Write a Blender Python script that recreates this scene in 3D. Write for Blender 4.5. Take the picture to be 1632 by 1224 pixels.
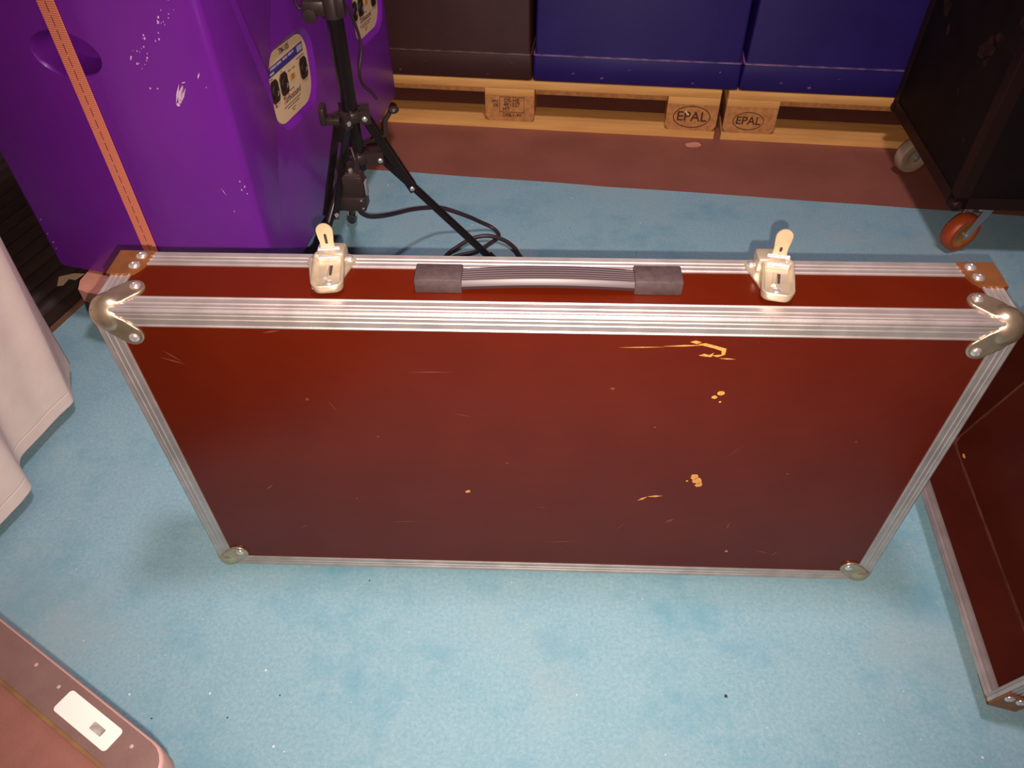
import bpy, bmesh, math, random
from mathutils import Vector, Matrix, noise
C = bpy.context.scene.collection
for o in list(bpy.data.objects): bpy.data.objects.remove(o)
sc = bpy.context.scene
rnd = random.Random(4)
R = math.radians
V = Vector

# ------------------------------------------------------------------ camera
PITCH, ROLL, CAMH = 0.8022879, -0.0115779, 1.1109
fw = V((0, math.cos(PITCH), -math.sin(PITCH))); rx = V((1, 0, 0)); up0 = rx.cross(fw)
RX = math.cos(ROLL)*rx + math.sin(ROLL)*up0; UP = -math.sin(ROLL)*rx + math.cos(ROLL)*up0
cd = bpy.data.cameras.new('camera'); cam = bpy.data.objects.new('camera', cd); C.objects.link(cam)
m = Matrix((RX, UP, -fw)).transposed().to_4x4(); m.translation = (0, 0, CAMH); cam.matrix_world = m
cd.sensor_width = 36; cd.lens = 36*1217.85/1632; cd.clip_start = .01
sc.camera = cam
# ------------------------------------------------------------------ light
w = bpy.data.worlds.new('hall'); sc.world = w; w.use_nodes = True
w.node_tree.nodes['Background'].inputs[0].default_value = (1.0, .50, .42, 1)
w.node_tree.nodes['Background'].inputs[1].default_value = .085
def lamp(name, kind, loc, power, col, size, aim=None):
    l = bpy.data.lights.new(name, kind); l.energy = power; l.color = col
    if kind == 'AREA': l.shape = 'DISK'; l.size = size
    else: l.shadow_soft_size = size
    o = bpy.data.objects.new(name, l); C.objects.link(o); o.location = loc
    if aim: o.rotation_euler = (V(aim)-V(loc)).to_track_quat('-Z', 'Y').to_euler()
    return o
# the phone's flash, next to its lens, and the hall's pinkish overhead lamp
fl_ = lamp('phone_flash', 'SPOT', V((0, 0, CAMH)) + RX*.010 - UP*.019, 96, (1, .86, .76), .0025, V((0, 0, CAMH)) + RX*.010 - UP*.019 + fw)
fl_.data.spot_size = R(103); fl_.data.spot_blend = 1
lamp('hall_lamp', 'AREA', (.2, .8, 3.1), 52, (.82, .69, .74), .35, (.2, 1.2, 0))
sc.view_settings.view_transform = 'Standard'; sc.view_settings.look = 'None'
sc.view_settings.gamma = 1; sc.view_settings.use_curve_mapping = False
sc.view_settings.exposure = 0.0

# ------------------------------------------------------------------ materials
def mat(name, col, rough=.5, metal=0, col2=None, scale=20, bump=0, bscale=200, coat=0, stretch=None, spec=.5, fac=(.35, .65), detail=6):
    m = bpy.data.materials.new(name); m.use_nodes = True
    nt = m.node_tree; b = nt.nodes['Principled BSDF']; L = nt.links
    b.inputs['Base Color'].default_value = (*col, 1); b.inputs['Roughness'].default_value = rough
    b.inputs['Metallic'].default_value = metal; b.inputs['Specular IOR Level'].default_value = spec
    b.inputs['Coat Weight'].default_value = coat; b.inputs['Coat Roughness'].default_value = .08
    tc = nt.nodes.new('ShaderNodeTexCoord'); mp = nt.nodes.new('ShaderNodeMapping'); L.new(tc.outputs['Object'], mp.inputs[0])
    if stretch: mp.inputs['Scale'].default_value = stretch
    if col2:
        n = nt.nodes.new('ShaderNodeTexNoise'); n.inputs['Scale'].default_value = scale; n.inputs['Detail'].default_value = detail
        L.new(mp.outputs[0], n.inputs['Vector'])
        r = nt.nodes.new('ShaderNodeValToRGB'); r.color_ramp.elements[0].position = fac[0]; r.color_ramp.elements[1].position = fac[1]
        r.color_ramp.elements[0].color = (*col, 1); r.color_ramp.elements[1].color = (*col2, 1)
        L.new(n.outputs['Fac'], r.inputs[0]); L.new(r.outputs[0], b.inputs['Base Color'])
    if bump:
        n2 = nt.nodes.new('ShaderNodeTexNoise'); n2.inputs['Scale'].default_value = bscale; n2.inputs['Detail'].default_value = 4
        L.new(mp.outputs[0], n2.inputs['Vector'])
        bp = nt.nodes.new('ShaderNodeBump'); bp.inputs['Strength'].default_value = bump; bp.inputs['Distance'].default_value = .002
        L.new(n2.outputs['Fac'], bp.inputs['Height']); L.new(bp.outputs[0], b.inputs['Normal'])
    return m
M = {}
M['floor'] = mat('concrete_floor', (.215, .066, .044), .6, 0, (.26, .082, .055), 6, .15, 300)
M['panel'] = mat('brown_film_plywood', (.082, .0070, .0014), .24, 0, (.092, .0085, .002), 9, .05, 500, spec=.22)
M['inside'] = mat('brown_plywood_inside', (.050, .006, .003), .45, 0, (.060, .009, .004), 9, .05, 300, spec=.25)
M['caulk'] = mat('glue_line', (.12, .032, .016), .6, 0, (.06, .014, .008), 30)
M['alu'] = mat('aluminium_extrusion', (.58, .50, .475), .42, .72, (.46, .395, .37), 30, .06, 300, stretch=(1, 1, 1))
M['ball'] = mat('steel_corner', (.62, .48, .33), .32, .85, (.50, .38, .26), 60)
M['brass'] = mat('tarnished_corner_bracket', (.31, .115, .036), .42, .45, (.24, .085, .03), 40)
M['rivet'] = mat('rivet_steel', (.85, .78, .75), .25, .8)
M['zinc'] = mat('zinc_latch', (.66, .56, .42), .30, .65, (.58, .47, .34), 80)
M['zinc_tab'] = mat('zinc_hook', (.66, .50, .31), .42, .4, (.58, .43, .26), 60)
M['dark_slot'] = mat('slot_dark', (.03, .012, .01), .7)
M['handle_block'] = mat('grey_plastic', (.050, .030, .031), .5, 0, (.070, .045, .045), 120, .1, 400)
M['grip'] = mat('grey_rubber_grip', (.048, .026, .031), .42)
M['scuff'] = mat('bare_wood_scuff', (.70, .34, .08), .7, 0, (.5, .2, .04), 300)
M['scuff_faint'] = mat('faint_scuff', (.15, .032, .014), .6)
M['purple'] = mat('purple_gloss_moulding', (.165, .013, .300), .34, 0, (.185, .016, .325), 5, .04, 120, coat=.08, spec=.35)
M['plate'] = mat('cream_connector_plate', (.80, .56, .33), .4)
M['plate_blue'] = mat('blue_print', (.04, .03, .22), .5)
M['plate_text'] = mat('print_brown', (.12, .05, .04), .6)
M['plate_grey'] = mat('print_pale', (.46, .38, .42), .6)
M['conn'] = mat('black_socket', (.025, .012, .010), .45)
M['pw_scuff'] = mat('pale_scrape', (.75, .50, .70), .6)
M['strap'] = None
M['wood'] = mat('pine_pallet', (.66, .32, .085), .65, 0, (.78, .42, .13), 14, .25, 120, stretch=(.35, 4, 4))
M['wood_block'] = mat('chipwood_block', (.42, .17, .048), .75, 0, (.58, .26, .08), 60, .3, 150)
M['wood_pink'] = mat('pale_board', (.62, .28, .19), .6, 0, (.52, .22, .14), 30)
M['stamp'] = mat('burnt_stamp', (.075, .02, .008), .8)
M['wood_chip'] = mat('pale_chip', (.9, .65, .42), .6)
M['dkcase'] = mat('dark_brown_plastic', (.036, .011, .010), .5, 0, (.045, .014, .012), 8, .1, 250, spec=.25)
M['blue'] = mat('navy_plastic', (.014, .006, .090), .5, 0, (.018, .008, .105), 8, .08, 250, spec=.25)
M['bluetrim'] = mat('rim_highlight_scrape', (.20, .09, .20), .5, 0, (.05, .03, .13), 25, fac=(.4, .6))  # paler colour paints the highlight on the blue ledge; scrapes share it
M['dktrim'] = mat('dark_rim_highlight_scrape', (.12, .05, .035), .5, 0, (.05, .022, .018), 25, fac=(.4, .6))  # same for the dark case: ledge highlight put into the colour, plus scrapes
M['rack'] = mat('black_brown_rack', (.009, .0045, .004), .65, 0, (.014, .0065, .005), 12, .1, 200, spec=.15)
M['racktrim'] = mat('rack_edge', (.022, .008, .006), .45, spec=.2)
M['smudge'] = mat('tan_smudge', (.050, .019, .009), .75, 0, (.014, .006, .005), 45, spec=.15)
M['orange_tyre'] = mat('orange_polyurethane', (.40, .050, .008), .5, 0, (.46, .07, .010), 30)
M['yellow_ring'] = mat('amber_hub', (.42, .17, .022), .45)
M['grey_tyre'] = mat('grey_rubber', (.34, .23, .15), .5)
M['fork'] = mat('zinc_fork', (.42, .40, .42), .35, .6)
M['stand'] = mat('black_satin_tube', (.010, .006, .006), .30)
M['bracket'] = mat('black_plastic_collar', (.030, .017, .014), .4)
M['cable'] = mat('black_cable', (.030, .014, .018), .45)
M['cloth'] = mat('white_cotton', (.93, .71, .62), .9, 0, (.96, .76, .67), 25, .25, 900)
M['grey'] = mat('grey_plastic_lid', (.100, .054, .048), .5, 0, (.112, .062, .054), 50, .08, 300, spec=.3)
M['greylid'] = mat('brown_grey_lid_panel', (.135, .050, .036), .5, 0, (.15, .056, .041), 50, .08, 300, spec=.3)
M['greyedge'] = mat('pale_edge', (.28, .17, .15), .5)  # paler than the lid border, for rim and studs
M['seam'] = mat('tan_seam', (.14, .070, .018), .6, 0, (.07, .03, .014), 30)
M['label'] = mat('white_label', (.50, .44, .40), .5)
M['labelwin'] = mat('label_ink', (.12, .10, .09), .5, 0, (.26, .22, .20), 90)
M['tan'] = mat('tan_tape', (.55, .38, .24), .6)
M['ribmat'] = mat('black_ribbed_rubber', (.018, .009, .007), .55, 0, (.028, .013, .009), 20)
M['edge_brown'] = mat('brown_ply_edge', (.16, .065, .035), .7)

def strap_mat():
    m = mat('orange_webbing', (.80, .17, .075), .75); nt = m.node_tree; L = nt.links; b = nt.nodes['Principled BSDF']
    tc = nt.nodes.new('ShaderNodeTexCoord'); sp = nt.nodes.new('ShaderNodeSeparateXYZ'); L.new(tc.outputs['Object'], sp.inputs[0])
    def math_(op, a, bv):
        n = nt.nodes.new('ShaderNodeMath'); n.operation = op; L.new(a, n.inputs[0]); n.inputs[1].default_value = bv; return n.outputs[0]
    f = math_('FRACT', math_('MULTIPLY', sp.outputs['Z'], 290), 0)
    g = math_('LESS_THAN', f, .32)
    c1 = nt.nodes.new('ShaderNodeMix'); c1.data_type = 'RGBA'; L.new(g, c1.inputs[0])
    c1.inputs[6].default_value = (.95, .31, .17, 1); c1.inputs[7].default_value = (.58, .11, .07, 1)
    ax = math_('LESS_THAN', math_('ABSOLUTE', math_('ADD', sp.outputs['X'], -.0155), 0), .0007)
    zz = math_('GREATER_THAN', math_('FRACT', math_('MULTIPLY', sp.outputs['Z'], 48), 0), .25)
    mm = nt.nodes.new('ShaderNodeMath'); mm.operation = 'MULTIPLY'; L.new(ax, mm.inputs[0]); L.new(zz, mm.inputs[1])
    c2 = nt.nodes.new('ShaderNodeMix'); c2.data_type = 'RGBA'; L.new(mm.outputs[0], c2.inputs[0]); L.new(c1.outputs[2], c2.inputs[6])
    c2.inputs[7].default_value = (.03, .01, .02, 1)
    L.new(c2.outputs[2], b.inputs['Base Color']); return m
M['strap'] = strap_mat()
def carpet_mat():
    m = bpy.data.materials.new('teal_needle_felt'); m.use_nodes = True; nt = m.node_tree; L = nt.links; b = nt.nodes['Principled BSDF']
    b.inputs['Roughness'].default_value = .95; b.inputs['Specular IOR Level'].default_value = .1
    b.inputs['Sheen Weight'].default_value = .15
    tc = nt.nodes.new('ShaderNodeTexCoord')
    def noise_(s, d, rg=.6):
        n = nt.nodes.new('ShaderNodeTexNoise'); n.inputs['Scale'].default_value = s; n.inputs['Detail'].default_value = d; n.inputs['Roughness'].default_value = rg
        L.new(tc.outputs['Object'], n.inputs['Vector']); return n.outputs['Fac']
    def ramp(f, stops):
        r = nt.nodes.new('ShaderNodeValToRGB'); e = r.color_ramp.elements
        while len(e) < len(stops): e.new(.5)
        for k, (p, c) in enumerate(stops): e[k].position = p; e[k].color = (*c, 1)
        L.new(f, r.inputs[0]); return r.outputs[0]
    def mix(f, a, c):
        x = nt.nodes.new('ShaderNodeMix'); x.data_type = 'RGBA'
        if hasattr(f, 'links'): L.new(f, x.inputs[0])
        else: x.inputs[0].default_value = f
        for k, q in ((6, a), (7, c)):
            if hasattr(q, 'links'): L.new(q, x.inputs[k])
            else: x.inputs[k].default_value = (*q, 1)
        return x.outputs[2]
    big = ramp(noise_(7, 5), [(.30, (.190, .345, .420)), (.70, (.250, .405, .455))])
    fine = ramp(noise_(170, 5, .75), [(.30, (.135, .290, .370)), (.5, (.225, .378, .440)), (.72, (.355, .475, .515))])
    col = mix(.55, big, fine)
    # worn and trodden blotches, and a fluff of pale fibres
    pt1 = ramp(noise_(5.5, 8, .72), [(.50, (0, 0, 0)), (.66, (.75, .75, .75))]); col = mix(pt1, col, (.125, .300, .385))
    pt2 = ramp(noise_(3.1, 6, .6), [(.52, (0, 0, 0)), (.72, (.7, .7, .7))]); col = mix(pt2, col, (.290, .375, .385))
    fib = ramp(noise_(260, 6, .8), [(.60, (0, 0, 0)), (.74, (.55, .55, .55))]); col = mix(fib, col, (.42, .53, .56))
    drk = ramp(noise_(230, 6, .8), [(.30, (.6, .6, .6)), (.42, (0, 0, 0))]); col = mix(drk, col, (.10, .23, .30))
    fluff = ramp(noise_(120, 0), [(.875, (0, 0, 0)), (.89, (1, 1, 1))]); col = mix(fluff, col, (.75, .68, .58))
    # lint and grit
    spot = ramp(noise_(150, 1), [(.80, (0, 0, 0)), (.82, (1, 1, 1))]); col = mix(spot, col, (.30, .26, .22))
    spot2 = ramp(noise_(130, 0), [(.885, (0, 0, 0)), (.90, (1, 1, 1))]); col = mix(spot2, col, (.06, .05, .06))
    L.new(col, b.inputs['Base Color'])
    bp = nt.nodes.new('ShaderNodeBump'); bp.inputs['Strength'].default_value = .5; bp.inputs['Distance'].default_value = .002
    L.new(noise_(420, 4), bp.inputs['Height']); L.new(bp.outputs[0], b.inputs['Normal']); return m
M['carpet'] = carpet_mat()

# ------------------------------------------------------------------ mesh helpers
class MB:
    def __init__(s): s.bm = bmesh.new(); s.mi = 0
    def face(s, pts):
        f = s.bm.faces.new([s.bm.verts.new(p) for p in pts]); f.material_index = s.mi; return f
    def loft(s, rings, caps=True, closed=True):
        rs = [[s.bm.verts.new(p) for p in r] for r in rings]; n = len(rs[0]); fs = []
        for a, b in zip(rs, rs[1:]):
            for i in range(n if closed else n-1):
                j = (i+1) % n; fs.append(s.bm.faces.new((a[i], a[j], b[j], b[i])))
        if caps and closed: fs.append(s.bm.faces.new(rs[0][::-1])); fs.append(s.bm.faces.new(rs[-1]))
        for f in fs: f.material_index = s.mi
        return s
    def prism(s, poly, axis, length, org=(0, 0, 0), U=None, W=None):
        # poly (u,v) in the plane U,W, swept along axis
        A = V(axis); U = V(U); W = V(W); O = V(org)
        return s.loft([[O+U*u+W*v for u, v in poly], [O+U*u+W*v+A*length for u, v in poly]])
    def box(s, a, b, bev=0):
        (x0, y0, z0), (x1, y1, z1) = a, b
        if bev <= 0:
            q = [(x0, y0), (x1, y0), (x1, y1), (x0, y1)]
            return s.loft([[V((x, y, z0)) for x, y in q], [V((x, y, z1)) for x, y in q]])
        g = bmesh.new(); bmesh.ops.create_cube(g, size=1)
        for v in g.verts: v.co = V(((x0+x1)/2+v.co.x*(x1-x0), (y0+y1)/2+v.co.y*(y1-y0), (z0+z1)/2+v.co.z*(z1-z0)))
        bmesh.ops.bevel(g, geom=g.edges[:], offset=bev, segments=2, profile=.5, affect='EDGES')
        return s.add(g)
    def add(s, g, mx=None):
        vm = {}
        for v in g.verts: vm[v] = s.bm.verts.new(mx @ v.co if mx else v.co)
        for f in g.faces:
            try: nf = s.bm.faces.new([vm[v] for v in f.verts]); nf.material_index = s.mi
            except ValueError: pass
        g.free(); return s
    def tube(s, pts, r, n=12, caps=True):
        pts = [V(p) for p in pts]; rr = r if isinstance(r, (list, tuple)) else [r]*len(pts); rings = []
        t0 = (pts[1]-pts[0]).normalized(); u = t0.orthogonal().normalized()
        for i, p in enumerate(pts):
            t = (pts[min(i+1, len(pts)-1)]-pts[max(i-1, 0)]).normalized()
            u = (u - t*u.dot(t)).normalized(); v = t.cross(u)
            rings.append([p+(u*math.cos(2*math.pi*k/n)+v*math.sin(2*math.pi*k/n))*rr[i] for k in range(n)])
        return s.loft(rings, caps)
    def sphere(s, c, r, seg=16, squash=None, axis=None):
        g = bmesh.new(); bmesh.ops.create_uvsphere(g, u_segments=seg, v_segments=seg//2, radius=r)
        if squash:
            for v in g.verts: v.co.z *= squash
        mx = Matrix.Translation(c)
        if axis: mx = mx @ V(axis).to_track_quat('Z', 'Y').to_matrix().to_4x4()
        return s.add(g, mx)
    def lathe(s, c, axis, prof, n=24):
        q = V(axis).to_track_quat('Z', 'Y').to_matrix()
        return s.loft([[V(c)+q @ V((r*math.cos(2*math.pi*k/n), r*math.sin(2*math.pi*k/n), h)) for k in range(n)] for r, h in prof])
    def plate(s, poly, o, U, W, N, t):
        o = V(o); U = V(U); W = V(W); N = V(N)
        return s.loft([[o+U*u+W*v for u, v in poly], [o+U*u+W*v+N*t for u, v in poly]])
    def obj(s, name, m, parent=None, smooth=35, recalc=True):
        if recalc: bmesh.ops.recalc_face_normals(s.bm, faces=s.bm.faces[:])
        me = bpy.data.meshes.new(name); s.bm.to_mesh(me); s.bm.free()
        for k in (m if isinstance(m, list) else [m]): me.materials.append(k)
        finish(me, smooth)
        return link(name, me, parent)
def finish(me, smooth=35):
    if smooth:
        for p in me.polygons: p.use_smooth = True
        me.set_sharp_from_angle(angle=R(smooth))
def link(name, me, parent=None):
    o = bpy.data.objects.new(name, me); C.objects.link(o)
    if parent: o.parent = parent
    return o
def tag(o, label, cat, group=None):
    o['label'] = label; o['category'] = cat
    if group: o['group'] = group
    return o
def thing(name, label, cat, mx=None, group=None):
    o = bpy.data.objects.new(name, None); C.objects.link(o); o.empty_display_size = .1
    if mx is not None: o.matrix_world = mx
    return tag(o, label, cat, group)
def frame(loc, yaw): return Matrix.Translation(loc) @ Matrix.Rotation(yaw, 4, 'Z')
def rrect(w, h, r, n=6):
    out = []
    for cx, cy, a in ((w/2-r, h/2-r, 0), (-w/2+r, h/2-r, 90), (-w/2+r, -h/2+r, 180), (w/2-r, -h/2+r, 270)):
        for k in range(n+1): t = R(a+90*k/n); out.append((cx+r*math.cos(t), cy+r*math.sin(t)))
    return out
def text_mesh(mb, txt, size, o, U, W, N, depth=.0004, shear=0, bold=0, align='CENTER'):
    cu = bpy.data.curves.new('t', 'FONT'); cu.body = txt; cu.size = size; cu.align_x = align; cu.align_y = 'CENTER'
    cu.extrude = depth; cu.shear = shear; cu.offset = bold; cu.resolution_u = 3
    ob = bpy.data.objects.new('t', cu); C.objects.link(ob); bpy.context.view_layer.update()
    me = bpy.data.meshes.new_from_object(ob.evaluated_get(bpy.context.evaluated_depsgraph_get()))
    g = bmesh.new(); g.from_mesh(me)
    mx = Matrix((V(U), V(W), V(N))).transposed().to_4x4(); mx.translation = V(o)
    mb.add(g, mx); bpy.data.objects.remove(ob); bpy.data.curves.remove(cu); bpy.data.meshes.remove(me)
def cut(obj_, cutters):
    for c in cutters:
        md = obj_.modifiers.new('b', 'BOOLEAN'); md.object = c; md.operation = 'DIFFERENCE'; md.solver = 'EXACT'
        bpy.context.view_layer.update()
        me = bpy.data.meshes.new_from_object(obj_.evaluated_get(bpy.context.evaluated_depsgraph_get()))
        old = obj_.data; obj_.modifiers.clear(); obj_.data = me; bpy.data.meshes.remove(old); me.name = obj_.name
        bpy.data.objects.remove(c)
    finish(obj_.data, 30)
def copy_tree(o, parent=None):
    c = o.copy(); C.objects.link(c)
    if parent: c.parent = parent
    for ch in list(o.children): copy_tree(ch, c)
    return c
def blob(cx, cy, r, n=9, ex=1.0, ang=0, jag=.35):
    out = []
    for k in range(n):
        a = 2*math.pi*k/n; q = r*(1-jag*rnd.random()); x, y = q*math.cos(a)*ex, q*math.sin(a)
        out.append((cx+x*math.cos(ang)-y*math.sin(ang), cy+x*math.sin(ang)+y*math.cos(ang)))
    return out
def streak(a, b, w):
    (x0, y0), (x1, y1) = a, b; n = math.hypot(x1-x0, y1-y0); px, py = -(y1-y0)/n*w, (x1-x0)/n*w
    return [(x0, y0), ((x0+x1)/2+px, (y0+y1)/2+py), (x1, y1), ((x0+x1)/2-px, (y0+y1)/2-py)]

# ------------------------------------------------------------------ setting
mb = MB(); mb.box((-4, -2.5, -.06), (4, 5, -.004)); f = mb.obj('floor', M['floor'], smooth=0); f['kind'] = 'structure'
mb = MB()
edge = lambda x: 1.8505-.1557*x
N = 40; xs = [-2.6+5.2*k/N for k in range(N+1)]
mb.loft([[V((x, -1.9, z)) for x in xs]+[V((x, edge(x)+.004*noise.noise(V((x*6, 0, 0))), z)) for x in reversed(xs)] for z in (-.004, 0)])
tag(mb.obj('carpet', M['carpet'], smooth=0), 'teal blue felt carpet covering the grey floor under the flight case', 'carpet')

# ------------------------------------------------------------------ flight case halves
T = .024
def rib_pts(t=T):
    return [(t, 0), (t-.0005, .0016), (t-.0022, .0022), (t-.0036, .0009), (.0148, .0009), (.0138, .0019), (.0122, .0019), (.0112, .0009), (.0082, .0009), (.0072, .0019), (.0056, .0019), (.0046, .0010)]
def Lpoly():
    a = [(u, -h) for u, h in rib_pts()]                                    # face on the -v side
    c = [(-.0016+.0036*(1-math.cos(t)) if 0 else .002-.0040*math.sin(t+.0), .002-.0040*math.cos(t)) for t in [R(10), R(28), R(45), R(62), R(80)]]
    b = [(-h, u) for u, h in reversed(rib_pts())]
    return a+c+b+[(0.0001, T), (.0001, .0001), (T, .0001)]
def fuse(o, p, sx, sz):
    md = o.modifiers.new('r', 'REMESH'); md.mode = 'VOXEL'; md.voxel_size = .0013
    ms = o.modifiers.new('s', 'SMOOTH'); ms.iterations = 5; ms.factor = .5
    bpy.context.view_layer.update()
    me = bpy.data.meshes.new_from_object(o.evaluated_get(bpy.context.evaluated_depsgraph_get()))
    o.modifiers.clear(); old = o.data; o.data = me; bpy.data.meshes.remove(old)
    for v in me.vertices:                                    # keep the shell out of the case's inside
        q = [(v.co.x-p.x)*sx, v.co.y-p.y, (v.co.z-p.z)*sz]; k = min(range(3), key=lambda i_: q[i_])
        if q[k] > .0058:
            q = [min(c_, .006) for c_ in q]; v.co = V((p.x+q[0]*sx, p.y+q[1], p.z+q[2]*sz))
    for f_ in me.polygons: f_.use_smooth = True
def half_case(name, label, W, D, H, mx, main):
    t = thing(name, label, 'flight case', mx, 'halves of the brown flight case')
    w = .009; P = M['panel']; I = M['inside']
    def side(nm, a, b, inner):
        m2 = MB(); m2.box(a, b); o = m2.obj(nm, [P, I], t, 0)
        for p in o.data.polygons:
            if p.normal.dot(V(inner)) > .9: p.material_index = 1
        return o
    fp = side('panel', (.001, 0, .001), (W-.001, w, H-.001), (0, 1, 0))
    side('side_wall', (.001, w, H-w), (W-.001, D-.003, H), (0, 0, -1)); side('side_wall', (.001, w, 0), (W-.001, D-.003, w), (0, 0, 1))
    side('side_wall', (0, w, w), (w, D-.003, H-w), (1, 0, 0)); side('side_wall', (W-w, w, w), (W, D-.003, H-w), (-1, 0, 0))
    X, Y, Z = V((1, 0, 0)), V((0, 1, 0)), V((0, 0, 1)); poly = Lpoly()
    def prof(o, ax, L, U, W_): mm = MB(); mm.prism(poly, ax, L, o, U, W_); mm.obj('edge_profile', M['alu'], t, 25)
    i = .010
    prof((i, 0, H), X, W-2*i, -Z, Y); prof((i, 0, 0), X, W-2*i, Z, Y)
    prof((0, 0, i+.012), Z, H-2*i-.024, X, Y); prof((W, 0, i+.012), Z, H-2*i-.024, -X, Y)
    for x, sx in ((0, 1), (W, -1)):
        for z, sz in ((0, 1), (H, -1)): prof((x, .022, z), Y, D-.022-.030, X*sx, Z*sz)
    # rim round the opening: outer ribbed strip, end lip, inner strip
    rp = [(0, 0)]+[(u, -h) for u, h in reversed(rib_pts())][1:]+[(T, 0), (T, w*0+.0)]
    rim = [(-.0008, -.0014)]+[(u, -h) for u, h in reversed(rib_pts())]+[(T, .0001), (.002, .0001), (.002, w-.0001), (.016, w-.0001), (.016, w+.0010), (.011, w+.0018), (.008, w+.0010), (.001, w+.0010), (-.0008, w*.75), (-.0008, w*.6), (.0008, w*.55), (.0008, w*.4), (-.0008, w*.35)]
    def rimp(o, ax, L, Wv): mm = MB(); mm.prism(rim, ax, L, o, -Y, Wv); mm.obj('rim_profile', M['alu'], t, 25)
    rimp((0, D, H), X, W, -Z); rimp((0, D, 0), X, W, Z)
    rimp((0, D, w*.9), Z, H-1.8*w, X); rimp((W, D, w*.9), Z, H-1.8*w, -X)
    # ball corners
    for x, sx in ((0, 1), (W, -1)):
        for z, sz in ((0, 1), (H, -1)):
            mm = MB(); c = V((x+sx*.0155, .0155, z+sz*.0155)); mm.sphere(V((x+sx*.0142, .0142, z+sz*.0142)), .0228, 32)
            k = .7071
            st = [(.012, -.0075), (.020, -.0140), (.030, -.0162), (.040, -.0155)]
            arc = [(.046+.0155*math.cos(a), .0155*math.sin(a)) for a in [R(q) for q in range(-75, 76, 15)]]
            pl = st+arc+[(u, -v) for u, v in reversed(st)]
            ax, ay, az_ = X*sx, Y, Z*sz
            faces = [((x, 0, z), ax, az_, -Y), ((x, 0, z), ax, ay, -Z*sz), ((x, 0, z), ay, az_, -X*sx)]
            rv = []
            for o, a, b, n in faces:
                o = V(o); U = (a+b)*k; Q = (a-b)*k
                mm.plate(pl, o+U*.004-n*.0012, U, Q, n, .0050); rv.append((o+U*.0552+n*.0036, n))
            bc = mm.obj('ball_corner', M['ball'], t, 50); fuse(bc, V((x, 0, z)), sx, sz)
            for o, n in rv:
                mm = MB(); mm.lathe(o, n, [(.0062, 0), (.0060, .0012), (.0045, .0026), (.0022, .0033), (.0014, .0026), (.0004, .0025)], 16); mm.obj('rivet', M['rivet'], bc, 50)
    # opening corner brackets, one angle per corner with two rivets a face
    for x, sx in ((0, 1), (W, -1)):
        for z, sz in ((0, 1), (H, -1)):
            mm = MB(); lg, y0, y1 = .040, D-.046, D-.0005
            pl = [(0, y0), (.020, y0), (.030, y0+.002), (.036, y0+.010), (lg, y0+.020), (lg+.002, y1), (0, y1)]
            mm.plate(pl, (x-sx*.004, 0, z), X*sx, Y, -Z*sz, .0042)
            mm.plate(pl, (x, 0, z-sz*.004), Z*sz, Y, -X*sx, .0042)
            bk = mm.obj('corner_bracket', M['brass'], t, 40)
            for q, yy in ((.026, D-.0105), (.024, D-.030)):
                for o, n in ((V((x+sx*q, yy, z-sz*.0042)), -Z*sz), (V((x-sx*.0042, yy, z+sz*q)), -X*sx)):
                    mm = MB(); mm.lathe(o, n, [(.0068, 0), (.0066, .0012), (.005, .0026), (.0025, .0032), (.0016, .0024), (.0004, .0023)], 16); mm.obj('rivet', M['rivet'], bk, 50)
    return t, fp

def marks(fp, mats, groups, o, U, W_, N):
    """worn marks laid into the panel's own mesh"""
    g = bmesh.new(); g.from_mesh(fp.data); base = len(fp.data.materials)
    for k, (mt, polys) in enumerate(groups):
        fp.data.materials.append(mt)
        for pl in polys:
            fc = g.faces.new([g.verts.new(V(o)+V(U)*u+V(W_)*v+V(N)*.0003) for u, v in pl]); fc.material_index = base+k
            fc.normal_update()
            if fc.normal.dot(V(N)) < 0: fc.normal_flip()
    g.to_mesh(fp.data); g.free()

YC = -.0422446; e_ = V((math.cos(YC), math.sin(YC), 0))
CW, CD, CH = 1.0406, .1068, .543
MX = frame(V((0, .6452, .009)) + e_*(-.47777), YC)
case, fp = half_case('flight_case', 'brown flight case half standing upright on the teal carpet, grip handle and latches on top', CW, CD, CH, MX, True)
sc1 = [[(.681, .509), (.687, .5115), (.694, .509), (.689, .506)], [(.690, .506), (.699, .5075), (.712, .5035), (.724, .4995), (.724, .490), (.716, .486), (.709, .4885), (.720, .490), (.719, .496), (.709, .500), (.699, .503)],
       [(.694, .488), (.700, .491), (.706, .489), (.711, .493), (.709, .486), (.702, .4865)], streak((.600, .4985), (.655, .5005), .0007), streak((.650, .5015), (.700, .5045), .0012), streak((.718, .484), (.738, .483), .0010),
       blob(.7315, .425, .005), blob(.725, .418, .004), blob(.733, .410, .002), blob(.7265, .258, .007, 11), blob(.732, .250, .008, 11), blob(.735, .241, .006, 11), blob(.718, .249, .002),
       [(.409, .213), (.414, .2165), (.417, .215), (.416, .211), (.411, .209)], streak((.655, .200), (.668, .210), .0022), streak((.667, .210), (.690, .213), .0022), blob(.8057, .0724, .0028)]
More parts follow.
